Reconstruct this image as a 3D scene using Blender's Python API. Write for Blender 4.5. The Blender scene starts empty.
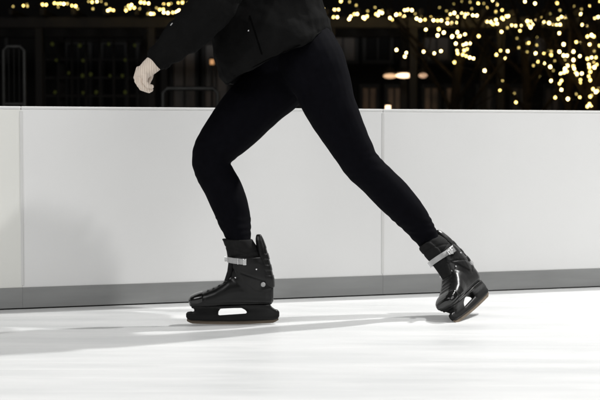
import bpy, bmesh, math, random
from mathutils import Vector, Matrix, noise
random.seed(11)
R = math.radians
sc = bpy.context.scene
col = sc.collection

# ------------------------------------------------------------------ camera
FPX = 1417.0; CH = 0.64; PITCH = math.atan(60/FPX)
cam_d = bpy.data.cameras.new('camera'); cam = bpy.data.objects.new('camera', cam_d); col.objects.link(cam)
cam.location = (0, 0, CH); cam.rotation_euler = (math.pi/2 - PITCH, 0, 0)
cam_d.sensor_width = 36; cam_d.lens = FPX*36/600.0
cam_d.clip_start = 0.05; cam_d.clip_end = 400
cam_d.dof.use_dof = True; cam_d.dof.focus_distance = 4.98; cam_d.dof.aperture_fstop = 5.5
sc.camera = cam
def P(x, y, Y):
    """the point at world depth Y seen at photo pixel (x, y)"""
    dx, dy, dz = (x-300)/FPX, (200-y)/FPX, -1.0
    a = math.pi/2 - PITCH
    wy = dy*math.cos(a) - dz*math.sin(a); wz = dy*math.sin(a) + dz*math.cos(a)
    t = Y/wy
    return Vector((dx*t, Y, CH + wz*t))

# ------------------------------------------------------------------ world, floodlights, exposure
w = bpy.data.worlds.new('World'); sc.world = w; w.use_nodes = True
nt = w.node_tree; bg = nt.nodes['Background']
sky = nt.nodes.new('ShaderNodeTexSky'); sky.sky_type = 'NISHITA'; sky.sun_disc = False
sky.sun_elevation = R(-4); sky.sun_rotation = R(200)
nt.links.new(sky.outputs[0], bg.inputs[0]); bg.inputs[1].default_value = 0.05
def flood(name, loc, target, power, size, cone, colr=(1, .992, .975)):
    d = bpy.data.lights.new(name, 'SPOT'); o = bpy.data.objects.new(name, d); col.objects.link(o)
    d.energy = power; d.shadow_soft_size = size; d.spot_size = R(cone); d.spot_blend = 0.6; d.color = colr
    o.location = loc; o.rotation_euler = (Vector(target)-Vector(loc)).to_track_quat('-Z', 'Y').to_euler()
    return o
flood('floodlight', (5.9, 9.1, 9.0), (0.2, 4.9, 0), 4900, .22, 55)
flood('floodlight', (4.9, 4.72, 8.4), (-0.3, 5.0, 0.4), 2300, .12, 55)
for ax_, ap in ((-5.0, 1.45), (5.0, 0.76)):        # unseen broad lights added overhead as soft fill for boards and ice
    ad = bpy.data.lights.new('soft_fill_light', 'AREA'); ao = bpy.data.objects.new('soft_fill_light', ad); col.objects.link(ao)
    ad.shape = 'RECTANGLE'; ad.size = 7; ad.size_y = 4; ad.color = (1, .995, .985)
    ad.energy = 172*ap; ad.spread = R(140)
    ao.location = (ax_, -0.8, 5.6); ao.rotation_euler = (Vector((0.1, 5.6, 0.2))-ao.location).to_track_quat('-Z', 'Y').to_euler()
sc.view_settings.view_transform = 'Standard'; sc.view_settings.look = 'None'
sc.view_settings.exposure = 0.0; sc.view_settings.gamma = 1; sc.view_settings.use_curve_mapping = False
sc.render.engine = 'CYCLES'

# ------------------------------------------------------------------ helpers
def mat(name, colr, rough=.6, metal=0, spec=.5, emit=None, estr=0, coat=0, sheen=0):
    m = bpy.data.materials.new(name); m.use_nodes = True
    b = m.node_tree.nodes['Principled BSDF']
    b.inputs['Base Color'].default_value = (*colr, 1); b.inputs['Roughness'].default_value = rough
    b.inputs['Metallic'].default_value = metal; b.inputs['Specular IOR Level'].default_value = spec
    b.inputs['Coat Weight'].default_value = coat; b.inputs['Coat Roughness'].default_value = .15
    b.inputs['Sheen Weight'].default_value = sheen
    if emit: b.inputs['Emission Color'].default_value = (*emit, 1); b.inputs['Emission Strength'].default_value = estr
    return m
def N(m, t, **kw):
    n = m.node_tree.nodes.new(t)
    for k, v in kw.items():
        if k in n.inputs: n.inputs[k].default_value = v
        else: setattr(n, k, v)
    return n
def L(m, a, b): m.node_tree.links.new(a, b)
def coords(m, scale=(1, 1, 1), rot=(0, 0, 0)):
    tc = N(m, 'ShaderNodeTexCoord'); mp = N(m, 'ShaderNodeMapping')
    mp.inputs['Scale'].default_value = scale; mp.inputs['Rotation'].default_value = rot
    L(m, tc.outputs['Object'], mp.inputs[0]); return mp.outputs[0]
def noise_var(m, colr, amt=.12, scale=6, stretch=(1, 1, 1), bump=0, bscale=60, bdist=.002, rvar=0, rot=(0, 0, 0)):
    """noise over the base colour, the roughness and the bump"""
    b = m.node_tree.nodes['Principled BSDF']; v = coords(m, stretch, rot)
    n = N(m, 'ShaderNodeTexNoise', Scale=scale, Detail=6.0); L(m, v, n.inputs['Vector'])
    r = N(m, 'ShaderNodeValToRGB'); r.color_ramp.elements[0].position = .3; r.color_ramp.elements[1].position = .7
    r.color_ramp.elements[0].color = (*[c*(1-amt) for c in colr], 1); r.color_ramp.elements[1].color = (*[min(1, c*(1+amt)) for c in colr], 1)
    L(m, n.outputs['Fac'], r.inputs[0]); L(m, r.outputs[0], b.inputs['Base Color'])
    if rvar:
        mr = N(m, 'ShaderNodeMapRange'); ro = b.inputs['Roughness'].default_value
        mr.inputs[3].default_value = ro-rvar; mr.inputs[4].default_value = ro+rvar
        n3 = N(m, 'ShaderNodeTexNoise', Scale=scale*3, Detail=5.0); L(m, v, n3.inputs['Vector'])
        L(m, n3.outputs['Fac'], mr.inputs[0]); L(m, mr.outputs[0], b.inputs['Roughness'])
    if bump:
        n2 = N(m, 'ShaderNodeTexNoise', Scale=bscale, Detail=5.0); L(m, v, n2.inputs['Vector'])
        bp = N(m, 'ShaderNodeBump', Strength=bump, Distance=bdist); L(m, n2.outputs['Fac'], bp.inputs['Height'])
        L(m, bp.outputs[0], b.inputs['Normal'])
    return m

def tag(o, label=None, cat=None, group=None, kind=None):
    if label: o['label'] = label
    if cat: o['category'] = cat
    if group: o['group'] = group
    if kind: o['kind'] = kind
    return o
def empty(name, loc, rz=0):
    o = bpy.data.objects.new(name, None); o.empty_display_size = .1
    col.objects.link(o); o.location = loc; o.rotation_euler = (0, 0, rz); return o
def wloc(o):
    v = Vector((0, 0, 0))
    while o is not None: v += Vector(o.location); o = o.parent
    return v
def link(name, me, m, parent=None, loc=(0, 0, 0), smooth=False, local=False):
    """world-coordinate mesh (or, with local, a mesh in its parent's own space) as one object"""
    o = bpy.data.objects.new(name, me); col.objects.link(o)
    if m is not None:
        me.materials.clear(); me.materials.append(m)
    if smooth:
        for p in me.polygons: p.use_smooth = True
    if parent is not None:
        o.parent = parent
        if not local: me.transform(Matrix.Translation(-wloc(parent)))
    elif not local:
        o.location = loc; me.transform(Matrix.Translation(-Vector(loc)))
    else: o.location = loc
    return o
def bm2me(bm, name='m'):
    bmesh.ops.recalc_face_normals(bm, faces=bm.faces)
    me = bpy.data.meshes.new(name); bm.to_mesh(me); bm.free(); return me
def box(bm, c, s, M=None, bev=0):
    r = bmesh.ops.create_cube(bm, size=1); vs = r['verts']
    for v in vs: v.co = Vector((v.co.x*s[0], v.co.y*s[1], v.co.z*s[2]))
    if bev:
        es = list({e for v in vs for e in v.link_edges})
        rr = bmesh.ops.bevel(bm, geom=es, offset=bev, segments=2, affect='EDGES', profile=.5)
        vs = list(set(rr['verts']) | {v for v in vs if v.is_valid})
    for v in vs:
        v.co += Vector(c)
        if M is not None: v.co = M @ v.co
    return vs
def loft(bm, rings):
    vr = [[bm.verts.new(p) for p in r] for r in rings]
    n = len(vr[0])
    for a, b in zip(vr, vr[1:]):
        for i in range(n): bm.faces.new((a[i], a[(i+1) % n], b[(i+1) % n], b[i]))
    bm.faces.new(vr[0][::-1]); bm.faces.new(vr[-1])
def tube(bm, pts, rad, n=16, cap=True, flat=None):
    """tapered tube through pts; rounded ends; flat=(axis vector, factor) squashes it along one axis"""
    pts = [Vector(p) for p in pts]
    if not hasattr(rad, '__len__'): rad = [rad]*len(pts)
    t0 = (pts[1]-pts[0]).normalized()
    up = Vector((0, 0, 1)) if abs(t0.z) < .9 else Vector((0, 1, 0))
    u = t0.cross(up).normalized(); rings = []
    for i, p in enumerate(pts):
        t = (pts[min(i+1, len(pts)-1)]-pts[max(i-1, 0)]).normalized()
        u = (u - t*u.dot(t)).normalized(); v = t.cross(u)
        def ring(c, r): return [c + u*math.cos(2*math.pi*k/n)*r + v*math.sin(2*math.pi*k/n)*r for k in range(n)]
        if i == 0 and cap:
            for a in (75, 50, 25): rings.append(ring(p - t*math.sin(R(a))*rad[0], rad[0]*math.cos(R(a))))
        rings.append(ring(p, rad[i]))
        if i == len(pts)-1 and cap:
            for a in (25, 50, 75): rings.append(ring(p + t*math.sin(R(a))*rad[i], rad[i]*math.cos(R(a))))
    if flat:
        ax, f = flat; ax = Vector(ax).normalized()
        c0 = pts[0]
        rings = [[q - ax*((q-c).dot(ax))*(1-f) for q in r] for r, c in [(r, sum(r, Vector())/n) for r in rings]]
    loft(bm, rings)
def smooth_path(pts, rad, sub=5):
    """Catmull-Rom resampling of points and radii"""
    out, ro = [], []
    P4 = [pts[0]]+list(pts)+[pts[-1]]; R4 = [rad[0]]+list(rad)+[rad[-1]]
    for i in range(1, len(P4)-2):
        for k in range(sub):
            t = k/sub
            f = lambda a, b, c, d: .5*((2*b)+(c-a)*t+(2*a-5*b+4*c-d)*t*t+(3*b-a-3*c+d)*t**3)
            out.append(f(*[Vector(q) for q in P4[i-1:i+3]])); ro.append(f(*R4[i-1:i+3]))
    out.append(Vector(pts[-1])); ro.append(rad[-1]); return out, ro
def remesh(bm, vox, smooth=4, factor=.5):
    me = bm2me(bm, 'tmp'); o = bpy.data.objects.new('tmp', me); col.objects.link(o)
    m = o.modifiers.new('r', 'REMESH'); m.mode = 'VOXEL'; m.voxel_size = vox
    if smooth:
        s = o.modifiers.new('s', 'SMOOTH'); s.iterations = smooth; s.factor = factor
    dg = bpy.context.evaluated_depsgraph_get(); dg.update()
    res = bpy.data.meshes.new_from_object(o.evaluated_get(dg))
    bpy.data.objects.remove(o); bpy.data.meshes.remove(me)
    return res
def displace(me, fn):
    ns = [v.normal.copy() for v in me.vertices]
    for v, n in zip(me.vertices, ns): v.co += n*fn(v.co, n)
def sup(c, a, b, ra, rb, n=28, e=2.3):
    """superellipse ring around c, spanned by the unit vectors a, b"""
    out = []
    for k in range(n):
        t = 2*math.pi*k/n; x, y = math.cos(t), math.sin(t)
        out.append(c + a*(math.copysign(abs(x)**(2/e), x)*ra) + b*(math.copysign(abs(y)**(2/e), y)*rb))
    return out

# ------------------------------------------------------------------ materials
ICE = mat('ice', (.80, .82, .82), .42, spec=.35)
def ice_nodes(m):
    b = m.node_tree.nodes['Principled BSDF']
    v = coords(m, (.35, 2.2, 1), (0, 0, R(8)))
    n = N(m, 'ShaderNodeTexNoise', Scale=3.0, Detail=8.0, Roughness=.65); L(m, v, n.inputs['Vector'])
    r = N(m, 'ShaderNodeValToRGB'); e = r.color_ramp.elements
    e[0].position = .32; e[0].color = (.54, .55, .553, 1); e[1].position = .64; e[1].color = (.63, .634, .634, 1)
    L(m, n.outputs['Fac'], r.inputs[0])
    # scratches cut by blades: thin stretched ridges in a few directions
    acc = None
    for ang, sc_, st in ((6, 5, 22), (-14, 4, 26), (28, 3.5, 30), (78, 3, 30)):
        vv = coords(m, (.5, st, 1), (0, 0, R(ang)))
        nn = N(m, 'ShaderNodeTexNoise', Scale=sc_, Detail=2.0, Distortion=.6); L(m, vv, nn.inputs['Vector'])
        rr = N(m, 'ShaderNodeValToRGB'); q = rr.color_ramp.elements
        q[0].position = .655; q[0].color = (0, 0, 0, 1); q[1].position = .70; q[1].color = (1, 1, 1, 1)
        L(m, nn.outputs['Fac'], rr.inputs[0])
        if acc is None: acc = rr.outputs[0]
        else:
            mx = N(m, 'ShaderNodeMath', operation='MAXIMUM'); L(m, acc, mx.inputs[0]); L(m, rr.outputs[0], mx.inputs[1]); acc = mx.outputs[0]
    mix = N(m, 'ShaderNodeMixRGB'); mix.inputs['Color2'].default_value = (.72, .72, .72, 1)
    ml = N(m, 'ShaderNodeMath', operation='MULTIPLY'); ml.inputs[1].default_value = .6; L(m, acc, ml.inputs[0])
    L(m, ml.outputs[0], mix.inputs['Fac']); L(m, r.outputs[0], mix.inputs['Color1']); L(m, mix.outputs[0], b.inputs['Base Color'])
    mr = N(m, 'ShaderNodeMapRange'); mr.inputs[1].default_value = .3; mr.inputs[2].default_value = .7
    mr.inputs[3].default_value = .34; mr.inputs[4].default_value = .55; L(m, n.outputs['Fac'], mr.inputs[0]); L(m, mr.outputs[0], b.inputs['Roughness'])
    g = N(m, 'ShaderNodeTexNoise', Scale=90.0, Detail=4.0); L(m, coords(m), g.inputs['Vector'])
    ad_ = N(m, 'ShaderNodeMath', operation='MULTIPLY_ADD'); ad_.inputs[1].default_value = 1.5
    L(m, acc, ad_.inputs[0]); L(m, g.outputs['Fac'], ad_.inputs[2])
    bp = N(m, 'ShaderNodeBump', Strength=.25, Distance=.002); L(m, ad_.outputs[0], bp.inputs['Height']); L(m, bp.outputs[0], b.inputs['Normal'])
ice_nodes(ICE)
PAVE = noise_var(mat('paving', (.045, .043, .04), .8), (.045, .043, .04), .3, 3, bump=.4, bscale=40)
BOARD = noise_var(mat('board_white', (.79, .79, .785), .38, spec=.4), (.79, .79, .785), .018, 1.6, (1, 1, .5), bump=.05, bscale=14, bdist=.003, rvar=.06)
BOARD2 = noise_var(mat('board_cream', (.775, .775, .738), .4, spec=.4), (.775, .775, .738), .02, 1.6, bump=.05, bscale=14, bdist=.003)
CAP = mat('board_cap', (.74, .74, .73), .35)
JOINT = mat('board_joint', (.66, .66, .65), .4)
KICK = noise_var(mat('kick_grey', (.262, .266, .264), .42), (.262, .266, .264), .10, 7, (.5, 1, 3), bump=.1, bscale=50, rvar=.08)
BLACK = mat('shade_and_bar_black', (.012, .012, .012), .7)  # black for the painted gap shade under the boards and the gate bars
STEEL = noise_var(mat('galvanised', (.058, .058, .055), .5, metal=.6), (.058, .058, .055), .2, 20)
LEG = noise_var(mat('leggings', (.0028, .0028, .0042), .85, spec=.04), (.0028, .0028, .0042), .15, 40, bump=.25, bscale=900, bdist=.0006)
JACK = noise_var(mat('jacket_fabric', (.0065, .0065, .0065), .85, spec=.04), (.0065, .0065, .0065), .15, 18, bump=.5, bscale=180, bdist=.0012)
SEAM = mat('seam', (.003, .003, .003), .9, spec=.0)
SKIN = noise_var(mat('skin', (.52, .33, .25), .5), (.52, .33, .25), .06, 12)
HAIR = noise_var(mat('hair', (.035, .02, .012), .45), (.035, .02, .012), .4, 30, (1, 1, .15), bump=.5, bscale=90)
GLOVE = mat('knit_cream', (.50, .41, .34), .9, spec=.2, sheen=.3)
def knit(m):
    b = m.node_tree.nodes['Principled BSDF']; v = coords(m, (1, .5, .25), (0, R(-6), 0))
    wv = N(m, 'ShaderNodeTexWave', Scale=42.0, Distortion=2.5); wv.bands_direction = 'X'; L(m, v, wv.inputs['Vector'])
    r = N(m, 'ShaderNodeValToRGB'); e = r.color_ramp.elements
    e[0].color = (.60, .50, .42, 1); e[1].color = (.74, .64, .55, 1); e[1].position = .7
    L(m, wv.outputs['Fac'], r.inputs[0]); L(m, r.outputs[0], b.inputs['Base Color'])
    bp = N(m, 'ShaderNodeBump', Strength=.5, Distance=.0012); L(m, wv.outputs['Fac'], bp.inputs['Height']); L(m, bp.outputs[0], b.inputs['Normal'])
knit(GLOVE)
SHELL = noise_var(mat('boot_shell', (.005, .005, .005), .34, spec=.32), (.005, .005, .005), .3, 25, bump=.12, bscale=60, bdist=.001, rvar=.12)
GLOSS = noise_var(mat('boot_gloss', (.009, .009, .009), .14, spec=.6), (.009, .009, .009), .2, 25, rvar=.07, bump=.06, bscale=30)
LINER = noise_var(mat('boot_liner', (.010, .010, .010), .75, spec=.12), (.010, .010, .010), .2, 60, bump=.4, bscale=250)
PLAST = noise_var(mat('holder_plastic', (.007, .007, .007), .42, spec=.2), (.007, .007, .007), .2, 25, bump=.1, bscale=80, rvar=.1)
BLADE = noise_var(mat('blade_steel', (.15, .12, .09), .5, metal=.25, spec=.3), (.15, .12, .09), .25, 30, (.3, 1, 1), rvar=.1)
SILV = noise_var(mat('strap_silver', (.40, .40, .40), .38, metal=.35), (.40, .40, .40), .08, 60, rvar=.1)
CHROME = noise_var(mat('buckle_metal', (.75, .75, .75), .22, metal=.9), (.75, .75, .75), .1, 60, rvar=.08)
BARK = noise_var(mat('bark', (.020, .015, .010), .95, spec=.1), (.020, .015, .010), .4, 12, (1, 1, .3), bump=.8, bscale=30, bdist=.01)
WIRE = mat('cable', (.01, .01, .01), .6)
TIMBER = noise_var(mat('dark_timber', (.014, .011, .009), .7), (.014, .011, .009), .3, 8, (1, 1, .2), bump=.4, bscale=40)
FACADE = noise_var(mat('dark_facade', (.012, .011, .010), .8), (.012, .011, .010), .3, 2, bump=.4, bscale=20)
FRAME = mat('window_frame', (.012, .011, .010), .5)
PANE_D = noise_var(mat('dark_glass', (.006, .006, .006), .45, spec=.12), (.006, .006, .006), .3, 2)
def lit(name, c, s):
    m = mat(name, (.02, .016, .012), .3, emit=c, estr=s); b = m.node_tree.nodes['Principled BSDF']
    n = N(m, 'ShaderNodeTexNoise', Scale=2.2, Detail=3.0); L(m, coords(m), n.inputs['Vector'])
    mr = N(m, 'ShaderNodeMapRange'); mr.inputs[1].default_value = .35; mr.inputs[2].default_value = .7
    mr.inputs[3].default_value = s*.15; mr.inputs[4].default_value = s*1.4
    L(m, n.outputs['Fac'], mr.inputs[0]); L(m, mr.outputs[0], b.inputs['Emission Strength']); return m
PANE_L = lit('dim_lit_glass', (1, .55, .28), .022)
PANE_V = lit('very_dim_glass', (1, .62, .36), .006)
BULB_H = mat('bulb_bright', (.9, .8, .5), .3, emit=(1, .72, .27), estr=21)
BULB_M = mat('bulb_mid', (.9, .7, .3), .3, emit=(1, .70, .20), estr=10)
BULB_D = mat('bulb_dim', (.9, .7, .3), .3, emit=(.95, .72, .22), estr=2.4)
BULB_G = mat('bulb_faint', (.03, .03, .01), .6, spec=.1, emit=(.62, .70, .16), estr=.03)
LAMPW = mat('lamp_glass', (.9, .7, .5), .3, emit=(1, .68, .42), estr=3.2)
LAMPD = mat('lamp_glass_dim', (.9, .7, .5), .3, emit=(1, .62, .35), estr=.9)

# ------------------------------------------------------------------ ice, paving, boards
bm = bmesh.new()
dirw = Vector((1, .343, 0)).normalized(); nrm = Vector((dirw.y, -dirw.x, 0))     # along the boards / towards the ice
o0 = Vector((-1.137, 5.313, 0))
c = [o0 - dirw*30, o0 + dirw*30, o0 + dirw*30 + nrm*32, o0 - dirw*30 + nrm*32]
bm.faces.new([bm.verts.new(p) for p in c])
link('ice', bm2me(bm), ICE)['kind'] = 'structure'
bm = bmesh.new(); bm.faces.new([bm.verts.new(p) for p in ((-150, -150, -.03), (150, -150, -.03), (150, 150, -.03), (-150, 150, -.03))])
link('ground', bm2me(bm), PAVE)['kind'] = 'structure'

PW, PH, PT = 1.47, .767, .04
def panel_meshes(face_m):
    a = bmesh.new(); box(a, (PW/2, PT/2, (.082+PH-.012)/2), (PW-.0004, PT, PH-.012-.082), bev=.0008)
    k = bmesh.new(); box(k, (PW/2, PT/2-.003, .0435), (PW-.0004, PT+.003, .077), bev=.0004)
    g = bmesh.new(); box(g, (PW/2, PT/2+.004, .0025), (PW, PT-.006, .005))  # black strip standing in for the shade in the gap at the ice
    t = bmesh.new(); box(t, (PW/2, PT/2+.001, PH-.006), (PW-.001, PT+.002, .012), bev=.003)
    s = bmesh.new()
    box(s, (.0, -.0008, .42), (.011, .0022, .66), bev=.0008)
    sup_ = []
    for x in (.12, PW-.12):
        b = bmesh.new(); sup_.append(b)
        box(b, (x, PT+.035, .36), (.035, .06, .72)); box(b, (x, PT+.25, .012), (.035, .45, .024))
        tube(b, [(x, PT+.06, .55), (x, PT+.42, .03)], .012, 8)
    r = {}
    for nm, q, m in (('face_panel', a, face_m), ('kick_plate', k, KICK), ('gap_shade_strip', g, BLACK), ('top_rail', t, CAP), ('joint_strip', s, JOINT), ('support', sup_[0], STEEL), ('support ', sup_[1], STEEL)):
        me = bm2me(q); me.materials.append(m); r[nm] = me
    return r
pw, pc = panel_meshes(BOARD), panel_meshes(BOARD2)
ang = math.atan2(dirw.y, dirw.x)
s0 = ((-1.05)+1.137)/dirw.x
labs = {-2: 'rink board second beyond the cream tinted one, out at the far left', -1: 'cream tinted rink board with grey kick strip at the left edge',
        0: 'wide white rink board directly behind the front skate and bent knee', 1: 'white rink board behind the trailing skate, running off at the right',
        2: 'white rink board farther right, past the one behind the trailing skate'}
for i in (0, -1, -2, 1, 2):
    src = pc if i == -1 else pw
    p = o0 + dirw*(s0 + i*PW)
    r = empty('rink_board', p, ang); tag(r, labs[i], 'rink board', 'boards along the ice rink')
    for nm, me in src.items():
        o = bpy.data.objects.new(nm.strip(), me); col.objects.link(o); o.parent = r

# ------------------------------------------------------------------ skater: geometry of the pose
S = 1/283.0
YR, YL = 5.03, 4.93
rleg = [(300, 48, 5.05, 37), (280, 79, 5.05, 32), (262, 97, 5.05, 29.5), (249, 110, 5.04, 28.5), (234, 127, 5.03, 26.5), (219, 144, 5.02, 22.5), (212, 157, 5.01, 20.3), (213, 170, 5.01, 18.6),
        (222, 186, 4.99, 18.9), (229.5, 204, 4.97, 18.3), (235, 222, 4.95, 16.2)]
lleg = [(308, 53, 4.94, 32), (313.5, 66, 4.93, 33), (322, 84, 4.93, 29.5), (329, 104, 4.93, 26.5), (340, 126, 4.95, 23.6), (353, 150, 4.97, 20.3), (362, 165, 4.99, 18.8), (376, 179, 5.02, 18),
        (392, 195, 5.05, 18.4), (407, 211, 5.08, 16.8), (417, 223, 5.11, 14.8)]
def leg_bm(bm, lst, dr=0):
    pts = [P(x, y, Y) for x, y, Y, r in lst]; rad = [r*S*Y/5.0 + dr for x, y, Y, r in lst]
    M = M_R if lst is rleg else M_L                # the ankle runs down inside the boot
    pts += [M @ Vector(p) for p in ((-.026, 0, .285), (-.036, 0, .22), (-.046, 0, .14))]; rad += [.0395+dr, .034+dr, .033+dr]
    pts, rad = smooth_path(pts, rad, 4); tube(bm, pts, rad, 24)
def frame(F, U, anchor_local, anchor_world):
    F = Vector(F).normalized(); U = Vector(U); U = (U - F*U.dot(F)).normalized(); Lf = U.cross(F)
    M = Matrix((( F.x, Lf.x, U.x, 0), (F.y, Lf.y, U.y, 0), (F.z, Lf.z, U.z, 0), (0, 0, 0, 1)))
    t = Vector(anchor_world) - (M @ Vector(anchor_local)); M = Matrix.Translation(t) @ M; return M
gz = P(232.5, 322.6, 4.905)
M_R = frame((-1, -.06, 0), (0, 0, 1), (0, 0, 0), (gz.x, 4.905, .0))
M_L = frame((-.47, -.82, -.225), (-.64, .0, .79), (.150, 0, .010), (P(456, 322, 4.955).x, 4.955, .001))
TY = 5.0
def tor(xf, yf, xb, yb, hd, dr=0, Y=TY, e=2.3):
    f, b = P(xf, yf, Y), P(xb, yb, Y); c = (f+b)/2; a = (b-f).normalized()
    return sup(c, a, Vector((0, 1, 0)), (b-f).length/2+dr, hd+dr, e=e)
SHL, SHR = P(246, -88, 4.80), P(250, -90, 5.20)
arm_l = [(244, -82, 4.80), (232, -40, 4.76), (213, 3, 4.73), (196, 24, 4.745), (176, 43, 4.765), (155, 62.5, 4.78)]
arm_r = [(250, -84, 5.20), (285, -62, 5.25), (325, -52, 5.28), (352, -47, 5.26), (378, -42, 5.22)]

# body ------------------------------------------------------------------
base = Vector((0, 5.0, 0))
bm = bmesh.new()
leg_bm(bm, rleg, -.006); leg_bm(bm, lleg, -.006)
loft(bm, [tor(275, 60, 326, 48, .09), tor(252, 36, 318, 26, .13), tor(236, 0, 308, -4, .115), tor(222, -40, 296, -45, .13), tor(212, -72, 285, -78, .16), tor(222, -95, 270, -98, .13), tor(226, -104, 254, -106, .05)])
tube(bm, [P(240, -98, 5), P(233, -128, 5)], [.055, .05], 20)
hc = P(226, -160, 5.0)
def E(bm, c, rx, ry, rz, tilt=0):
    r = bmesh.ops.create_uvsphere(bm, u_segments=24, v_segments=16, radius=1)
    M = Matrix.Translation(c) @ Matrix.Rotation(tilt, 4, 'Y') @ Matrix.Diagonal((rx, ry, rz, 1))
    for v in r['verts']: v.co = M @ v.co
fw = Vector((-1, 0, -.12)).normalized(); upv = Vector((-.12, 0, 1)).normalized()
H = lambda f, l, u: hc + fw*f + upv*u + Vector((0, 1, 0))*l
E(bm, H(-.012, 0, .02), .096, .074, .092); E(bm, H(.028, 0, -.035), .062, .056, .070)
E(bm, H(.062, 0, -.085), .024, .026, .020)                                     # chin
tube(bm, [H(.086, 0, .012), H(.106, 0, -.018), H(.108, 0, -.026)], [.007, .011, .012], 12)  # nose
for s in (-1, 1):
    E(bm, H(.100, s*.009, -.027), .009, .008, .007)
    E(bm, H(.070, s*.034, -.022), .020, .020, .022)                            # cheek
    E(bm, H(-.008, s*.077, -.008), .020, .008, .032)                           # ear
E(bm, H(.078, 0, .032), .018, .050, .012)                                      # brow
tube(bm, [H(.078, -.022, -.055), H(.091, 0, -.053), H(.078, .022, -.055)], [.005, .0075, .005], 10)
tube(bm, [H(.076, -.018, -.063), H(.089, 0, -.063), H(.076, .018, -.063)], [.005, .0075, .005], 10)
for arm, sy in ((arm_l, 1), (arm_r, 1)):
    pts = [P(*a) for a in arm]; rr = [.048, .042, .038, .036, .031, .026][:len(pts)] if len(pts) == 6 else [.048, .042, .037, .033, .026]
    pts, rr = smooth_path(pts, rr, 3); tube(bm, pts, rr, 16)
# hands: finger chains in the world, used thin for the body and thicker for the gloves
def hand_l():
    Y = 4.78
    wr = P(155, 64, Y)
    palm = [(wr, .023), (P(148.5, 68, Y-.005), .026), (P(143.5, 72.5, Y-.01), .024)]
    fin = [  # knuckle, middle joint, end joint, tip   (index is farthest, little finger nearest)
        [P(139, 69, Y+.028), P(136.4, 77.5, Y+.030), P(139.5, 85, Y+.030), P(146, 89.2, Y+.028)],
        [P(139.2, 71.5, Y+.008), P(137.3, 81, Y+.006), P(142, 88, Y+.008), P(149, 90.5, Y+.012)],
        [P(141.5, 74, Y-.012), P(140.5, 83, Y-.016), P(145, 88.5, Y-.012), P(150.8, 89.6, Y-.006)],
        [P(145.5, 75.5, Y-.028), P(145, 82, Y-.033), P(148, 86, Y-.030), P(151.6, 86.6, Y-.024)]]
    th = [P(150.5, 70, Y+.022), P(150, 76.5, Y+.034), P(147.5, 82, Y+.034), P(145.5, 86, Y+.030)]
    return wr, palm, fin, th
def hand_r():
    Y = 5.22; wr = P(378, -42, Y)
    f = lambda x, y, d: P(x, y, Y+d)
    palm = [(wr, .023), (f(387, -38, 0), .026), (f(393, -35, 0), .024)]
    fin = [[f(396, -37+k*1.2, -.028+k*.019), f(403, -31+k*1.2, -.030+k*.020), f(403, -24+k, -.028+k*.019), f(399, -20+k, -.026+k*.018)] for k in range(4)]
    th = [f(386, -34, -.024), f(390, -28, -.036), f(395, -25, -.034), f(398, -24, -.028)]
    return wr, palm, fin, th
def hand_bm(bm, hd, k):
    wr, palm, fin, th = hd
    tube(bm, [p for p, r in palm], [r+k for p, r in palm], 16)
    fr = [.0092, .0096, .0090, .0080]
    for ch, r in zip(fin, fr):
        r += k; tube(bm, [palm[1][0].lerp(ch[0], .35)]+ch, [r*1.15, r*1.12, r*1.02, r*.95, r*.85], 12)
    r = .0105+k; tube(bm, [palm[0][0].lerp(th[0], .4)]+th, [r*1.25, r*1.2, r, r*.95, r*.85], 12)
for hd in (hand_l(), hand_r()): hand_bm(bm, hd, -.0022)
body = link('person', remesh(bm, .0052, 3), SKIN, loc=base, smooth=True)
tag(body, 'skater in black jacket and leggings pushing off to the left, cream glove on forward hand', 'person')
# eyes, lips, hair (above the picture, but there)
EYE, IRIS = mat('eye_white', (.75, .74, .72), .15), mat('iris_brown', (.05, .025, .012), .1)
for s in (-1, 1):
    ey = bmesh.new(); E(ey, H(.0805, s*.031, .006), .0105, .0125, .0105); eye = link('eye', bm2me(ey), EYE, body, smooth=True)
    ir = bmesh.new(); E(ir, H(.0885, s*.031, .005), .004, .0055, .0055); link('iris', bm2me(ir), IRIS, eye, smooth=True)
hb = bmesh.new()
E(hb, H(-.022, 0, .032), .100, .082, .094); E(hb, H(-.06, 0, -.02), .060, .074, .070)
for s in (-1, 1): E(hb, H(-.018, s*.06, .035), .060, .024, .055)
pts, rr = smooth_path([H(-.11, 0, .03), H(-.15, 0, .01), H(-.165, 0, -.06), H(-.15, .01, -.15), H(-.13, .01, -.21)], [.022, .033, .034, .026, .008], 5); tube(hb, pts, rr, 14)
hm = remesh(hb, .006, 2)
displace(hm, lambda c, n: .003*noise.noise(Vector((c.x*60, c.y*60, c.z*12))))
link('hair', hm, HAIR, body, smooth=True)

# leggings ---------------------------------------------------------------
bm = bmesh.new(); leg_bm(bm, rleg); leg_bm(bm, lleg)
loft(bm, [tor(262, 74, 330, 50, .10), tor(248, 40, 322, 26, .14), tor(238, 0, 315, -6, .125)])
E(bm, P(320, 56, 4.95), .074, .085, .08); E(bm, P(316, 52, 5.07), .074, .085, .08)
lm = remesh(bm, .0052, 4)
def lwr(c, n):
    d = 0
    for kx, ky in ((212, 158), (362, 165)):       # creases behind and over the knees, above the ankles
        k = P(kx, ky, 5.0); q = (c-k).length
        d += .0013*math.exp(-(q/.085)**2)*math.sin(c.z*170+noise.noise(c*14)*6)
    if c.z < .37: d += .0010*math.sin(c.z*230+noise.noise(c*18)*5)
    return d + .0010*noise.noise(c*26)
displace(lm, lwr)
link('leggings', lm, LEG, body, smooth=True)

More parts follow.
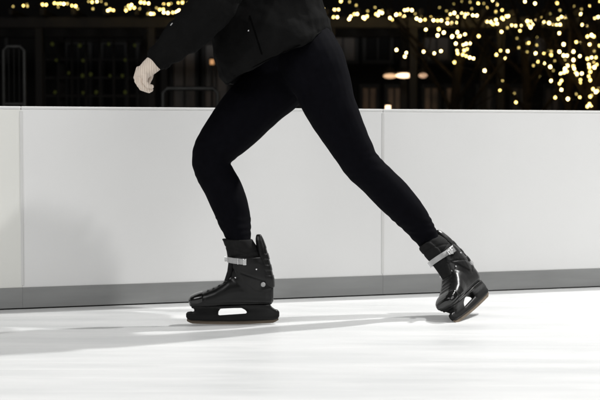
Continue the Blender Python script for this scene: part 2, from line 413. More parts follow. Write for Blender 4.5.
# jacket -------------------------------------------------------------------
bm = bmesh.new()
rows = [(226, 85, 332, 34, .215), (220, 78, 333.5, 28, .225), (215, 55, 331, 18, .225), (210, 25, 323, 3, .21), (204, -10, 313, -20, .19),
        (201, -45, 304, -50, .19), (203, -72, 294, -75, .20), (214, -92, 278, -94, .16), (222, -106, 260, -108, .075), (222, -118, 258, -120, .065)]
loft(bm, [tor(*r[:4], r[4], e=2.5) for r in rows])
def sleeve(pl, rr):
    pts, r2 = smooth_path([P(*a) for a in pl], rr, 6); tube(bm, pts, r2, 24, cap=True)
    return pts
sl = sleeve([(244, -78, 4.82)]+arm_l[1:5]+[(161, 56.5, 4.777)], [.088, .080, .079, .071, .058, .043])
sr = sleeve(arm_r[:4]+[(368, -44, 5.24)], [.085, .078, .072, .06, .043])
jm = remesh(bm, .0052, 3)
def along(c, pts):
    best = (9, 0, 0); acc = 0
    for i in range(len(pts)-1):
        a, b = pts[i], pts[i+1]; ab = b-a; t = max(0, min(1, (c-a).dot(ab)/ab.length_squared)); d = (a+ab*t-c).length
        if d < best[0]: best = (d, acc+ab.length*t, 0)
        acc += ab.length
    return best[0], best[1], acc
def jwr(c, n):
    dl, tl, La = along(c, sl); dr, t2, Lb = along(c, sr)
    d, t, Lx = (dl, tl, La) if dl < dr else (dr, t2, Lb)
    arm = 1/(1+math.exp((d-.088)/.006))
    nz = noise.noise(c*9)
    w1 = .0075*(1-abs(math.sin(t*38+noise.noise(c*11)*3.4)))**.6*arm*(1 if t > .12 else .4)
    f = c.x*.55+c.z                                   # soft diagonal folds over the trunk
    w2 = (1-arm)*(.011*(1-abs(noise.noise(Vector((c.x*3.2+4, c.y*4, f*8)))*2.6)) + .009*(1-abs(noise.noise(Vector((c.x*9-c.z*4, c.y*4+2, c.z*3)))*2.8)) + .004*noise.noise(c*17) - .006)
    g = .0022*noise.noise(c*38)
    return w1 + w2 + g - .003
displace(jm, jwr)
jacket = link('jacket', jm, JACK, body, smooth=True)
# stitched hem, pocket opening, sleeve cuff, snap and reflective tab
def surf(px, py, off=.0015, Y0=4.2):
    """the jacket's own surface behind a photo point"""
    from mathutils.bvhtree import BVHTree
    global _bvh
    try: _bvh
    except NameError:
        _bvh = BVHTree.FromPolygons([v.co + base for v in jm.vertices], [tuple(p.vertices) for p in jm.polygons])
    d = (P(px, py, 5)-cam.location).normalized(); h = _bvh.ray_cast(cam.location, d)
    return h[0] + h[1]*off if h[0] else P(px, py, 4.8)
bm = bmesh.new(); tube(bm, [surf(250+i*1.3, 16+i*4.2, .000) for i in range(10)], .0028, 8)
pz = link('pocket_zip', bm2me(bm), SEAM, jacket, smooth=True)
bm = bmesh.new(); q = surf(248.5, 30.5, .001); E(bm, q, .003, .002, .003)
link('snap_button', bm2me(bm), CHROME, jacket, smooth=True)
bm = bmesh.new(); q0, q1 = surf(172.5, 23.5, .001), surf(169.5, 27, .001); tube(bm, [q0, q0.lerp(q1, .5)], [.0022, .0022], 8)
link('sleeve_tab', bm2me(bm), SILV, jacket, smooth=True)
bm = bmesh.new()
a0, a1 = P(163.5, 54, 4.777), P(157, 60.5, 4.779); ax = (a1-a0).normalized(); pp = []
tube(bm, [a0, a0.lerp(a1, .5), a1], [.044, .0455, .043], 24, cap=False)
cm_ = remesh(bm, .0022, 2)
link('cuff', cm_, JACK, jacket, smooth=True)
bm = bmesh.new(); tube(bm, smooth_path([surf(x, y, -.001) for x, y in ((234, 76), (255, 66), (276, 56), (300, 45), (318, 35))], [.0022]*5, 5)[0], .0022, 8)
link('hem_seam', bm2me(bm), SEAM, jacket, smooth=True)

# gloves ------------------------------------------------------------------
for hd, ar in ((hand_l(), arm_l), (hand_r(), arm_r)):
    bm = bmesh.new(); hand_bm(bm, hd, .0012)
    a, b = P(*ar[-2]), P(*ar[-1]); tube(bm, [b.lerp(a, .42), b.lerp(a, .1), hd[1][1][0]], [.030, .031, .028], 20)
    gm = remesh(bm, .0022, 2)
    g = link('glove', gm, GLOVE, body, smooth=True)

# skates -------------------------------------------------------------------
def px2(x, y): return ((232-x)*S, (323.2-y)*S)
def build_skate(name, Mw, outer):
    """Mw: local (x toe, y to the wearer's left, z up from the blade edge) -> world; outer: side of the buckle lever, +1 or -1"""
    X, Yv, Z = Vector((1, 0, 0)), Vector((0, 1, 0)), Vector((0, 0, 1))
    def fin(me, nm, m, parent, smooth=True):
        me.transform(Mw); o = link(nm, me, m, parent, smooth=smooth); return o
    # shell
    bm = bmesh.new()
    foot = [(.150, .070, .088, .020), (.145, .063, .097, .032), (.132, .060, .104, .040), (.115, .060, .110, .045), (.09, .060, .118, .048), (.06, .061, .130, .049),
            (.035, .063, .145, .046), (.012, .063, .163, .043), (-.03, .063, .172, .040), (-.08, .063, .172, .038), (-.115, .064, .165, .036), (-.134, .068, .155, .030), (-.142, .076, .145, .020)]
    loft(bm, [sup(Vector((x, 0, (a+b)/2)), Yv, Z, w_, (b-a)/2, e=2.7) for x, a, b, w_ in foot])
    shaft = [(.10, .03, -.136, .038), (.14, .03, -.141, .041), (.165, .013, -.137, .043), (.195, .007, -.130, .044), (.215, .006, -.124, .045), (.235, .007, -.112, .045)]
    loft(bm, [sup(Vector(((f+b)/2, 0, z)), X, Yv, (f-b)/2, w_, e=2.4) for z, f, b, w_ in shaft])
    me = remesh(bm, .0026, 3)
    PL = [(-.132, .125), (-.100, .116), (-.072, .124), (-.045, .150), (-.018, .178), (.004, .205), (.010, .24), (-.12, .24), (-.132, .17)]
    def plate(x, z):
        inside = False; dm = 9
        for (x1, z1), (x2, z2) in zip(PL, PL[1:]+PL[:1]):
            if (z1 > z) != (z2 > z) and x < (x2-x1)*(z-z1)/(z2-z1)+x1: inside = not inside
            t = max(0, min(1, ((x-x1)*(x2-x1)+(z-z1)*(z2-z1))/((x2-x1)**2+(z2-z1)**2)))
            dm = min(dm, math.hypot(x-x1-t*(x2-x1), z-z1-t*(z2-z1)))
        return max(0, min(1, .5+(dm if inside else -dm)/.003))
    def grooves(c, n):
        d = 0
        d -= .0016*math.exp(-((c.z-.076)/.0022)**2)             # welt line round the sole
        d -= .0014*math.exp(-((c.x-.098-.25*(c.z-.09))/.0025)**2) if c.z > .07 else 0   # toe cap line
        d -= .0014*math.exp(-((c.z-.172-.35*(c.x+.06))/.0025)**2) if c.x < .01 else 0    # cuff edge line
        if abs(c.y) > .022: d += .0026*plate(c.x, c.z)                                    # raised side plate of the cuff
        for k in range(5):                                                                # ribs over the instep
            xx = .085-k*.019
            if abs(c.y) < .024 and n.z > .3: d += .0022*math.exp(-((c.x-xx)/.004)**2)
        return d
    displace(me, grooves)
    skate = fin(me, name, SHELL, body)
    tag(skate, 'black hard-shell skate flat on the ice with a plain silver strap end' if outer < 0 else 'tilted black skate pushing off on its toe, silver buckle lever on the cuff')
    # glossy toe cap and vamp plate
    bm = bmesh.new()
    loft(bm, [sup(Vector((x, 0, (a+b)/2+.001)), Yv, Z, w_+.0018, (b-a)/2+.0012, e=2.7) for x, a, b, w_ in
              [(.1515, .074, .090, .020), (.1465, .069, .098, .033), (.133, .067, .105, .041), (.118, .068, .1105, .0455), (.104, .070, .1145, .0465)]])
    fin(remesh(bm, .0022, 2), 'toe_cap', GLOSS, skate)
    # liner and tongue rising from the cuff
    bm = bmesh.new()
    loft(bm, [sup(Vector(((f+b)/2, 0, z)), X, Yv, (f-b)/2, w_, e=2.2) for z, f, b, w_ in
              [(.20, .004, -.11, .041), (.24, .009, -.100, .0435), (.27, .019, -.086, .0450), (.288, .026, -.074, .043), (.296, .028, -.070, .040)]])
    lf = [Vector(p) for p in ((.018, 0, .150), (.007, 0, .185), (.003, 0, .215), (.009, 0, .255), (.021, 0, .290), (.026, 0, .298))]
    loft(bm, [sup(p, X, Yv, .011, w_, e=2.2) for p, w_ in zip(lf, (.022, .027, .030, .032, .028, .018))])
    lmn = remesh(bm, .0026, 2)
    displace(lmn, lambda c, n: -.0022*math.exp(-((c.z-.262-.3*c.x)/.003)**2) - .0022*math.exp(-((c.z-.236+.25*c.x)/.003)**2))
    fin(lmn, 'liner', LINER, skate)
    # stiff back spine with notches
    bm = bmesh.new()
    loft(bm, [sup(Vector(((f+b)/2, 0, z)), X, Yv, (f-b)/2, w_, e=3) for z, f, b, w_ in
              [(.130, -.095, -.148, .033), (.16, -.09, -.146, .038), (.20, -.090, -.137, .037), (.24, -.087, -.127, .035), (.27, -.083, -.118, .031), (.295, -.080, -.109, .026), (.309, -.082, -.102, .020), (.313, -.086, -.098, .014)]])
    sp = remesh(bm, .0026, 2)
    displace(sp, lambda c, n: (-.0016 if int(c.z/.019) % 2 and c.x < -.112 and .16 < c.z < .27 else 0))
    fin(sp, 'back_spine', SHELL, skate)
    # rivets
    for s in (-1, 1):
        bm = bmesh.new()
        r_ = bmesh.ops.create_cone(bm, cap_ends=True, segments=24, radius1=.0085, radius2=.0070, depth=.005)
        for v in r_['verts']: v.co = Matrix.Translation((-.105, s*.0475, .142)) @ Matrix.Rotation(-s*math.pi/2, 4, 'X') @ v.co
        fin(bm2me(bm), 'rivet', SILV, skate, False)
    for s in (-1, 1):
        for x, z, yy in ((-.010, .166, .0385), (-.082, .195, .047)):
            bm = bmesh.new(); E(bm, Vector((x, s*yy, z)), .0032, .003, .0032); fin(bm2me(bm), 'eyelet', CHROME, skate)
    # strap round the front of the cuff
    def strap_pt(t, z0=.228, off=.0):
        a_ = t*math.pi; fx, hw = .012+off, .0475+off
        x = -.035 + (fx+.035)*max(0, math.cos(a_*.5))**.75 if abs(t) < 1 else -.035
        return x
    bm = bmesh.new(); cs = []
    ring = []
    for k in range(25):
        t = -1+2*k/24
        yy = math.sin(t*math.pi/2); xx = math.cos(t*math.pi/2)
        x = -.046+.0625*abs(xx)**.8; y = .0495*math.copysign(abs(yy)**.8, yy)
        ring.append((x, y))
    i0, i1 = (0, 24)
    z0 = .222
    hh = .0095
    v4 = []
    for (x, y) in ring:
        l_ = math.hypot(x+.046, y) or 1; nx, ny = (x+.046)/l_, y/l_; dz = (x+.03)*.10
        v4.append([bm.verts.new((x+nx*o_, y+ny*o_, z0+dz+h_)) for o_, h_ in ((-.002, -hh), (.0022, -hh), (.0022, hh), (-.002, hh))])
    for a, b in zip(v4, v4[1:]):
        for i in range(4): bm.faces.new((a[i], a[(i+1) % 4], b[(i+1) % 4], b[i]))
    bm.faces.new(v4[0]); bm.faces.new(v4[-1][::-1])
    fin(bm2me(bm), 'strap', SILV, skate, False)
    # buckle on the outer side, strap keeper on the inner side
    bm = bmesh.new(); s = outer
    box(bm, (-.030, s*.0535, z0+.000), (.038, .006, .024), bev=.0015)
    for k in range(5): box(bm, (-.016+k*.008-.022, s*.0575, z0), (.003, .003, .020), bev=.0008)
    tube(bm, [(-.012, s*.058, z0-.012), (-.012, s*.064, z0), (-.012, s*.058, z0+.012)], .002, 8)
    ML = Matrix.Translation((-.012, s*.0585, z0)) @ Matrix.Rotation(s*.20, 4, 'Z')
    box(bm, (.016, 0, 0), (.036, .004, .015), M=ML, bev=.0012)
    box(bm, (.036, s*.002, 0), (.008, .007, .018), M=ML, bev=.002)
    fin(bm2me(bm), 'buckle', CHROME, skate, False)
    bm = bmesh.new()
    box(bm, (-.0415, -s*.0505, z0-.001), (.012, .006, .0225), bev=.002); box(bm, (-.018, -s*.0545, z0+.001), (.0025, .0022, .021), bev=.0005)
    fin(bm2me(bm), 'strap_keeper', CHROME, skate, False)
    # holder: two stanchions on a rail
    bm = bmesh.new()
    def sec(z, x0, x1, hw): return sup(Vector(((x0+x1)/2, 0, z)), X, Yv, (x1-x0)/2, hw, e=4.5)
    loft(bm, [sec(.026, .046, .146, .0085), (sec(.036, .049, .142, .012)), sec(.046, .048, .132, .018), sec(.056, .040, .134, .028), sec(.068, .030, .136, .036)])
    loft(bm, [sec(.022, -.156, -.034, .0085), sec(.032, -.159, -.046, .012), sec(.042, -.159, -.050, .016), sec(.050, -.150, -.044, .022), sec(.058, -.138, -.030, .029), sec(.070, -.130, -.02, .032)])
    def secx(x, z0_, z1_, hw): return sup(Vector((x, 0, (z0_+z1_)/2)), Yv, Z, hw, (z1_-z0_)/2, e=4)
    loft(bm, [secx(x, a, b, h_) for x, a, b, h_ in [(.161, .027, .038, .006), (.156, .019, .044, .009), (.145, .015, .046, .010), (.10, .0125, .040, .010), (.05, .0115, .031, .010), (0, .0105, .034, .010), (-.05, .0115, .037, .010), (-.10, .0125, .046, .010), (-.145, .014, .052, .010), (-.157, .017, .050, .009), (-.163, .026, .042, .006)]])
    loft(bm, [sup(Vector((x, 0, z)), Yv, Z, w_, .0065, e=3) for x, z, w_ in [(.142, .064, .026), (.10, .062, .036), (.05, .0625, .036), (0, .064, .031), (-.06, .0645, .030), (-.13, .066, .026)]])
    hm_ = remesh(bm, .0022, 2); fin(hm_, 'blade_holder', PLAST, skate)
    # blade: thin steel with a rockered edge
    bm = bmesh.new(); lo, hi = [], []
    for k in range(33):
        x = -.160+k*.318/32; t = x/.159
        lo.append((x, .0042*t*t + .019*max(0, abs(t)-.88)**1.3*7)); hi.append((x, .020))
    prof = lo + hi[::-1]
    a = [bm.verts.new((x, -.0018, z)) for x, z in prof]; b = [bm.verts.new((x, .0018, z)) for x, z in prof]
    n_ = len(prof)
    for i in range(n_): bm.faces.new((a[i], a[(i+1) % n_], b[(i+1) % n_], b[i]))
    for side in (a, b):
        for i in range(32): bm.faces.new((side[i], side[i+1], side[n_-2-i], side[n_-1-i]))
    fin(bm2me(bm), 'blade', BLADE, skate, False)
    return skate
build_skate('ice_skate', M_R, -1)
build_skate('ice_skate', M_L, 1)

# ------------------------------------------------------------------ beyond the boards
def bulb_mesh(m, r=.014):
    bm = bmesh.new(); bmesh.ops.create_icosphere(bm, subdivisions=2, radius=r)
    for v in bm.verts: v.co.z *= 1.25
    rr = bmesh.ops.create_cone(bm, cap_ends=True, segments=8, radius1=r*.55, radius2=r*.5, depth=r*1.1)
    for v in rr['verts']: v.co.z += r*1.6
    me = bm2me(bm); me.materials.append(m)
    me.materials.append(WIRE)
    for p in me.polygons:
        p.use_smooth = True
        if p.center.z > r*1.15: p.material_index = 1
    return me
MESH = {'H': bulb_mesh(BULB_H, .013), 'M': bulb_mesh(BULB_M, .013), 'D': bulb_mesh(BULB_D, .010), 'G': bulb_mesh(BULB_G, .024)}
def conv(lst, ox, sc_): return [(ox + x/sc_, y/sc_) for x, y in lst]
cA = conv([(85,20),(100,22),(155,16),(168,17),(198,11),(210,13),(220,12),(232,14),(245,13),(262,20),(275,22),(322,5),(335,7),(352,5),(368,5),(392,38),(400,34),(412,37),(458,38),(468,20),(478,18),(488,28),(472,30),(512,8),(525,10),(540,12),(538,50)], 0, 3.636) \
   + conv([(3,50),(13,50),(50,14),(68,15),(35,34),(48,34),(50,45),(65,47),(83,45),(95,43),(105,38),(103,10),(118,9)], 150, 3.636)
c3 = conv([(10,30),(20,62),(52,34),(66,34),(48,61),(62,61),(110,58),(104,68),(122,50),(133,50),(155,62),(168,58),(160,66),(200,50),(212,42),(222,46),(208,54),(250,64),(262,62),(272,52),(285,50),(258,70),(300,58),(303,36),(315,34),(328,36),(345,66),(358,72),(375,70),(405,72),(420,73),(433,73),(455,68),(465,50),(480,46),(490,60),(455,82),(470,82),(490,80)], 320, 3.571)
c4 = conv([(5,45),(20,50),(15,60),(30,48),(45,55),(60,55),(55,86),(72,84),(95,76),(110,78),(128,70),(118,86),(132,84),(150,64),(165,58),(155,68),(172,58),(185,90),(200,92),(217,91),(240,75),(255,75),(268,72),(245,88),(262,85),(252,97),(290,62),(300,78),(312,75),(290,84),(318,82),(330,88),(345,88),(358,88),(350,68),(362,60),(375,62),(385,72),(400,72),(393,88),(408,88),(432,50),(432,72),(435,88),(450,90),(465,85),(460,95),(465,68),(480,66),(493,60)], 460, 3.571)
cU = conv([(85,12),(118,2),(232,5),(268,12),(310,50),(128,40)], 460, 3.571) + [(470, 2), (497, 4), (520, 1.5), (557, 3)]
t1 = conv([(378,105),(420,126),(424,104),(442,116),(472,130),(495,130),(490,115),(485,155),(490,180),(480,222),(492,190),(432,182),(408,190),(370,184)], 320, 3.571) \
   + conv([(0,128),(18,122),(22,156),(12,160),(35,154),(15,180),(25,175),(22,200),(35,205),(48,208),(10,195),(88,252)], 460, 3.571)
t0_ = conv([(273,178),(303,202),(308,188)], 320, 3.571)
t2 = conv([(148,113),(145,180),(170,182),(130,195),(163,210),(210,170),(240,185),(270,190),(300,190),(262,234),(278,220),(300,225),(322,238),(325,196),(325,288),(152,288),(143,323),(195,333),(200,365),(340,348)], 460, 3.571)
t3 = conv([(355,184),(370,158),(370,198),(382,198),(405,184),(405,214),(428,200),(385,233),(375,245),(360,262),(372,258),(382,255),(408,245),(412,258),(418,264),(435,262),(405,236),(430,285),(428,296),(362,288),(362,320),(385,353),(428,347),(415,150),(432,150),(355,118)], 460, 3.571)
t4 = conv([(455,130),(470,125),(478,130),(463,158),(480,182),(497,163),(455,210),(470,205),(485,205),(478,222),(460,230),(488,230),(462,240),(480,240),(465,256),(460,272),(475,318),(485,328),(470,340),(462,372),(470,378),(455,380),(465,345),(490,325),(465,286)], 460, 3.571) + [(603, 45), (608, 60), (606, 82), (612, 72), (610, 100), (604, 110), (591, 114), (609, 30)]
tG = conv([(205,218),(302,220),(250,265),(300,275),(330,270),(302,337),(200,335),(455,218),(395,160),(445,275),(350,335),(400,275),(290,165),(190,160),(455,335),(490,165)], 0, 3.636)

def chain(pts, horizontal):
    pts = list(pts)
    if horizontal: return sorted(pts, key=lambda p: p[0])
    out = [min(pts, key=lambda p: p[1])]; pts.remove(out[0])
    while pts:
        q = min(pts, key=lambda p: (p[0]-out[-1][0])**2+(p[1]-out[-1][1])**2*.6); pts.remove(q); out.append(q)
    return out
def string_lights(pxs, Y, jit, label, horizontal=True, kinds='HHHHMMMD', group='warm light strings behind the rink'):
    pts = [P(x, y, Y+random.uniform(-jit, jit)) for x, y in chain(pxs, horizontal)]
    root = empty('string_lights', pts[0]); tag(root, label, 'string lights', group)
    path = []
    for a, b in zip(pts, pts[1:]):
        for k in range(4):
            t = k/4; q = a.lerp(b, t); q.z += .03 - min(.12, (b-a).length*.18)*math.sin(math.pi*t); path.append(q)
    path.append(pts[-1]+Vector((0, 0, .03)))
    bm = bmesh.new(); tube(bm, path, .0035, 5, cap=False); link('cable', bm2me(bm), WIRE, root)
    for p in pts:
        o = bpy.data.objects.new('bulb', MESH[random.choice(kinds)]); col.objects.link(o); o.parent = root
        o.location = p - pts[0]; o.rotation_euler = (random.uniform(-.5, .5), random.uniform(-.5, .5), 0)
        s = random.uniform(.8, 1.15); o.scale = (s, s, s)
    return root
YG = 20.0
string_lights(cA, YG, .25, 'sparse garland of warm bulbs over the dark yard, left of the jacket', kinds='HMMMD')
string_lights(c3, YG, .3, 'garland of warm bulbs just right of the jacket, up to the middle tree', kinds='HHHM')
string_lights(c4, YG, .3, 'dense garland of bright warm bulbs crossing the trees at upper right', kinds='HHHHM')
string_lights(cU, YG+1.2, .3, 'short thin strand of bulbs at the very top right, above the dense garland', kinds='HMD')
string_lights(t0_, 19, .1, 'three loose warm bulbs hanging alone over the glowing lamps', False, 'HHM')
string_lights(t1, 18.6, .2, 'bulbs wound down the first tree right of the skater', False, 'HHMM')
string_lights(t2, 19.0, .3, 'scattered bulbs on the spreading tree between the two wrapped trees', False, 'HHMMD')
string_lights(t3, 18.4, .2, 'thick cluster of bulbs on the crown left of the wrapped trunk at the right edge', False, 'HHHM')
string_lights(t4, 18.0, .15, 'bulbs wrapped closely round the trunk at the right edge', False, 'HHMMMD')
string_lights(tG, 22.0, .1, 'faint yellow-green bulbs on the dark trellis at left', True, 'G')

rr_ = random.Random(4)
fine = [(x + rr_.uniform(-2, 2), 10 + 6*math.sin(x*.05) + rr_.uniform(-4, 6)) for x in range(342, 600, 8)]
string_lights(fine, 21.0, .3, 'fine strand of small dim bulbs woven behind the dense garland at upper right', kinds='DDDM')
fineL = [(x + rr_.uniform(-2, 2), 5 + rr_.uniform(-3, 4)) for x in range(-4, 200, 16)]
string_lights(fineL, 21.0, .3, 'fine strand of small dim bulbs behind the sparse garland at upper left', kinds='DDDD')
fineT = [(505+k*3.4+rr_.gauss(0, 14), 24+k*2.8+rr_.gauss(0, 7)) for k in range(26)]
string_lights(fineT, 19.6, .3, 'small dim bulbs deep inside the brightest tree at lower right', False, kinds='DDMD')
def limb(bm, a, b, r0, r1, depth, rnd):
    mid = a.lerp(b, .5) + Vector((rnd.uniform(-.1, .1), rnd.uniform(-.1, .1), rnd.uniform(-.03, .06)))*(b-a).length
    pts, rr = smooth_path([a, mid, b], [r0, (r0+r1)/2, r1], 4); tube(bm, pts, rr, 7)
    if depth > 0:
        for k in range(3):
            t = .35+.22*k+rnd.uniform(-.05, .05); s = pts[int(t*(len(pts)-1))]; d = (b-a).length*rnd.uniform(.45, .7)
            v = (b-a).normalized() + Vector((rnd.uniform(-1, 1), rnd.uniform(-.8, .8), rnd.uniform(-.15, .6)))
            limb(bm, s, s+v.normalized()*d, r1*1.0, r1*.35, depth-1, rnd)
def tree(px, Y, h, r, label, seed, lean=0):
    rnd = random.Random(seed); b = P(px, 140, Y); b.z = -.03
    root = empty('bare_tree', b); tag(root, label, 'tree', 'bare trees dressed with lights')
    bm = bmesh.new(); top = b+Vector((lean, 0, h*.45))
    pts, rr = smooth_path([b, b+Vector((lean*.2, 0, h*.15)), b+Vector((lean*.5, .03, h*.32)), top], [r*1.35, r, r*.85, r*.7], 6); tube(bm, pts, rr, 14)
    link('trunk', bm2me(bm), BARK, root, smooth=True)
    bm = bmesh.new()
    for k in range(7):
        a = k*2.4+rnd.uniform(-.4, .4); s = pts[int(len(pts)*(.45+.08*k))-1] if k < 6 else pts[-1]
        e = s + Vector((math.cos(a)*h*.24, math.sin(a)*h*.2, h*rnd.uniform(.2, .42)))
        limb(bm, s, e, r*.45, r*.14, 2, rnd)
    link('crown', bm2me(bm), BARK, root, smooth=True)
tree(452, 18.8, 4.2, .07, 'first bare tree right of the skater, its trunk wound with bulbs', 3, .1)
tree(530, 19.3, 4.4, .065, 'thin bare tree with scattered bulbs between two brighter trees', 5, -.1)
tree(566, 18.8, 4.6, .06, 'slender bare tree carrying the thick cluster of bulbs', 8, .1)
tree(592, 18.2, 4.8, .09, 'stoutest bare tree, trunk closely wrapped with bulbs at the right edge', 7)

# pergola carrying the garlands
def posts_beam():
    Y = 20.5; x0, x1 = -7.0, 6.4; zt = P(300, 26, Y).z
    root = empty('pergola', (0, Y, -.03)); tag(root, 'long dark timber pergola that the light garlands hang along', 'pergola')
    for dy in (0, 1.9):
        bm = bmesh.new(); box(bm, ((x0+x1)/2, Y+dy, zt+.05), (x1-x0, .10, .16), bev=.01); link('beam', bm2me(bm), TIMBER, root)
    for X in (P(40, 140, Y).x-2.4, P(40, 140, Y).x, P(152, 140, Y).x, P(331, 140, Y).x, P(413, 140, Y).x, P(500, 140, Y).x, P(575, 140, Y).x+.6):
        for dy in (0, 1.9):
            bm = bmesh.new(); box(bm, (X, Y+dy, (zt-.03)/2-.015), (.11, .11, zt), bev=.01); link('post', bm2me(bm), TIMBER, root)
    for k in range(30):
        X = x0+.2+k*(x1-x0-.4)/29
        bm = bmesh.new(); box(bm, (X, Y+.95, zt+.18), (.06, 2.5, .09), bev=.008); link('rafter', bm2me(bm), TIMBER, root)
posts_beam()

# dark building with dim windows
def building():
    Y = 25.0; root = empty('building', (0, Y, -.03)); tag(root, 'dark timber building at the back with rows of dimly lit windows', 'building')
    bm = bmesh.new(); box(bm, (0, Y+1.6, 2.8), (24, 3, 5.7)); link('wall', bm2me(bm), FACADE, root)
    bm = bmesh.new(); box(bm, (0, Y+.0, 5.75), (24.8, 3.8, .25), bev=.03); link('roof', bm2me(bm), TIMBER, root)
    def win(xa, xb, ya, yb, m):
        a, b = P(xa, ya, Y), P(xb, yb, Y); z1, z0 = a.z, max(.35, b.z)
        if z1-z0 < .3: z0 = z1-.6
        c = Vector(((a.x+b.x)/2, Y, (z0+z1)/2)); w_, h_ = b.x-a.x, z1-z0
        f = bmesh.new(); t = .045
        box(f, (c.x, Y+.06, z1), (w_+.1, .1, t*1.6)); box(f, (c.x, Y+.06, z0), (w_+.1, .13, t*1.6))
        for s in (-1, 1): box(f, (c.x+s*(w_/2+.01), Y+.05, c.z), (t*1.4, .1, h_-t*1.7))
        box(f, (c.x, Y+.06, c.z), (.03, .05, h_-t*1.7))
        fr = link('window', bm2me(f), FRAME, root)
        g = bmesh.new(); box(g, (c.x, Y+.085, c.z), (w_-.02, .01, h_-t)); link('pane', bm2me(g), m, fr)
    for x0 in (362, 387, 424, 446, 478, 512, 545): win(x0, x0+15, 86, 130, PANE_L if x0 < 470 else PANE_V)
    for x0 in (66, 102, 138, 172, 204, 238, 275): win(x0, x0+24, 42, 120, PANE_V if x0 in (172, 204) else PANE_D)
    for x0 in (330, 365, 424, 470, 520, 570, 620, -60, -20): win(x0, x0+26, 30, 62, PANE_V if x0 in (330, 424, 520) else PANE_D)
building()

# trellis, barriers, gate
def rect_frame(bm, X0, X1, z0, z1, Y, r):
    tube(bm, [(X0, Y, z0), (X0, Y, z1-r*2), (X0+r*2, Y, z1), (X1-r*2, Y, z1), (X1, Y, z1-r*2), (X1, Y, z0)], r, 10)
Yt = 22.1; a, b = P(44, 38, Yt), P(142, 140, Yt)
root = empty('trellis', ((a.x+b.x)/2, Yt, -.03)); tag(root, 'dark square-grid trellis at left carrying faint greenish bulbs', 'trellis')
bm = bmesh.new()
for k in range(8): box(bm, (a.x+(b.x-a.x)*k/7, Yt, a.z/2), (.03, .025, a.z))
for k in range(8): box(bm, ((a.x+b.x)/2, Yt+.026, .2+(a.z-.25)*k/7), (b.x-a.x+.06, .025, .03))
link('lattice', bm2me(bm), TIMBER, root)
bm = bmesh.new()
for X in (a.x-.06, b.x+.06):
    bm = bmesh.new(); box(bm, (X, Yt+.01, a.z/2+.02), (.08, .08, a.z+.1), bev=.01); link('post', bm2me(bm), TIMBER, root)

Yb = 12.5
def barrier(pxa, wid, label, rot=0):
    a = P(pxa, 88.5, Yb); z1 = a.z
    root = empty('crowd_barrier', (a.x, Yb, -.03), rot); tag(root, label, 'barrier', 'metal barriers behind the boards')
    n = 3
    f = bmesh.new(); rect_frame(f, 0, wid, .15, z1+.03, 0, .019); tube(f, [(0, 0, .2), (wid, 0, .2)], .016, 8)
    o = link('frame', bm2me(f), STEEL, root, local=True, smooth=True)
    f = bmesh.new()
    for k in range(1, int(wid/.14)): tube(f, [(k*.14, 0, .2), (k*.14, 0, z1-.15)], .006, 6)
    tube(f, [(0.02, 0, z1-.14), (wid-.02, 0, z1-.14)], .010, 6)
    link('infill_bars', bm2me(f), STEEL, root, local=True, smooth=True)
    for x in (.25, wid-.25):
        f = bmesh.new(); tube(f, [(x, -.28, .015), (x, -.26, .03), (x, 0, .16), (x, .26, .03), (x, .28, .015)], .014, 8)
        link('foot', bm2me(f), STEEL, root, local=True, smooth=True)
barrier(163, .48, 'short grey metal barrier seen between the glove and the bent thigh')
Yg = 12.3; a, b = P(3.5, 46.5, Yg), P(25, 140, Yg)
root = empty('gate', ((a.x+b.x)/2, Yg, -.03)); tag(root, 'tall narrow grey tubular gate frame at the far left, behind the boards', 'gate')
bm = bmesh.new(); rect_frame(bm, a.x, b.x, .02, a.z, Yg, .017); tube(bm, [(a.x, Yg, P(0, 104, Yg).z), (b.x, Yg, P(0, 104, Yg).z)], .014, 8); link('frame', bm2me(bm), STEEL, root, smooth=True)
bm = bmesh.new()
for k in range(1, 4): tube(bm, [(a.x+(b.x-a.x)*k/4, Yg, P(0, 104, Yg).z), (a.x+(b.x-a.x)*k/4, Yg, a.z)], .004, 6)
link('infill_bars', bm2me(bm), BLACK, root, smooth=True)
for x in (a.x, b.x):
    bm = bmesh.new(); box(bm, (x, Yg, -.018), (.12, .35, .02), bev=.003); link('foot_plate', bm2me(bm), STEEL, root)

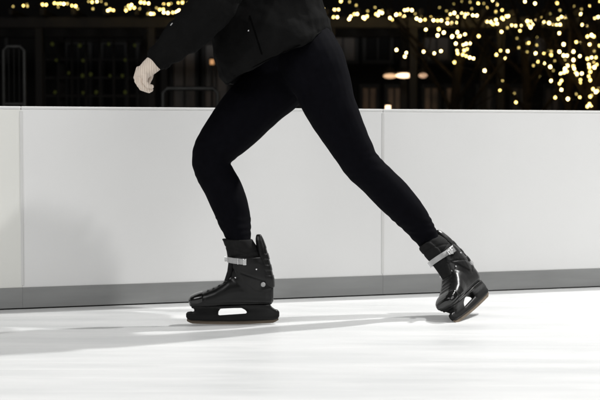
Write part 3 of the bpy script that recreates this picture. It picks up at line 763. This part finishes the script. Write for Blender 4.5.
# lamps
def hang_lamp(px, py, Y, w_, m, label, group='warm lamps hanging in front of the building'):
    c = P(px, py, Y); root = empty('hanging_lamp', c); tag(root, label, 'lamp', group)
    bm = bmesh.new(); E(bm, c, w_, w_*.7, .036); link('globe', bm2me(bm), m, root, smooth=True)
    bm = bmesh.new(); r_ = bmesh.ops.create_cone(bm, cap_ends=True, segments=20, radius1=w_*1.15, radius2=.03, depth=.09)
    for v in r_['verts']: v.co += c + Vector((0, 0, .085))
    link('lamp_shade', bm2me(bm), TIMBER, root, smooth=False)
    bm = bmesh.new(); tube(bm, [c+Vector((0, 0, .12)), c+Vector((0, 0, 2.35-c.z))], .006, 6); link('cord', bm2me(bm), WIRE, root)
hang_lamp(390, 76, 21.4, .10, LAMPD, 'soft dim lamp at the left of the glowing row, close right of the trailing thigh')
hang_lamp(404, 75.5, 21.4, .125, LAMPW, 'brightest warm lamp glowing in the dark, in the middle of its row')
hang_lamp(423, 75.5, 21.4, .065, mat('lamp_glass_faint', (.9, .7, .5), .3, emit=(1, .62, .4), estr=.6), 'faint greyish lamp at the right of the glowing row')
def lantern(px, py, Y, s, m, label):
    c = P(px, py, Y); root = empty('lantern', (c.x, Y, -.03)); tag(root, label, 'lantern')
    bm = bmesh.new(); tube(bm, [(c.x, Y, -.03), (c.x, Y, c.z-s*1.3)], .018, 8); link('stand', bm2me(bm), TIMBER, root, smooth=True)
    bm = bmesh.new(); box(bm, (c.x, Y, c.z), (s*1.5, s*1.5, s*1.9), bev=.004); link('glass', bm2me(bm), m, root)
    bm = bmesh.new(); box(bm, (c.x, Y, c.z-s*1.15), (s*2.1, s*2.1, s*.35), bev=.004); link('base', bm2me(bm), TIMBER, root)
    bm = bmesh.new()
    r_ = bmesh.ops.create_cone(bm, cap_ends=True, segments=4, radius1=s*1.7, radius2=s*.3, depth=s*.9)
    for v in r_['verts']: v.co = Matrix.Rotation(math.pi/4, 4, 'Z') @ v.co + Vector((c.x, Y, c.z+s*1.42))
    link('cap', bm2me(bm), TIMBER, root)
lantern(388, 108.6, 15.0, .036, LAMPW, 'small bright lantern peeking just over the rink board, right of the trailing leg')
lantern(212, 62, 19.0, .035, mat('lantern_amber', (.1, .06, .03), .3, emit=(1, .5, .2), estr=.6), 'small amber lantern glowing between the sleeve and the jacket front')
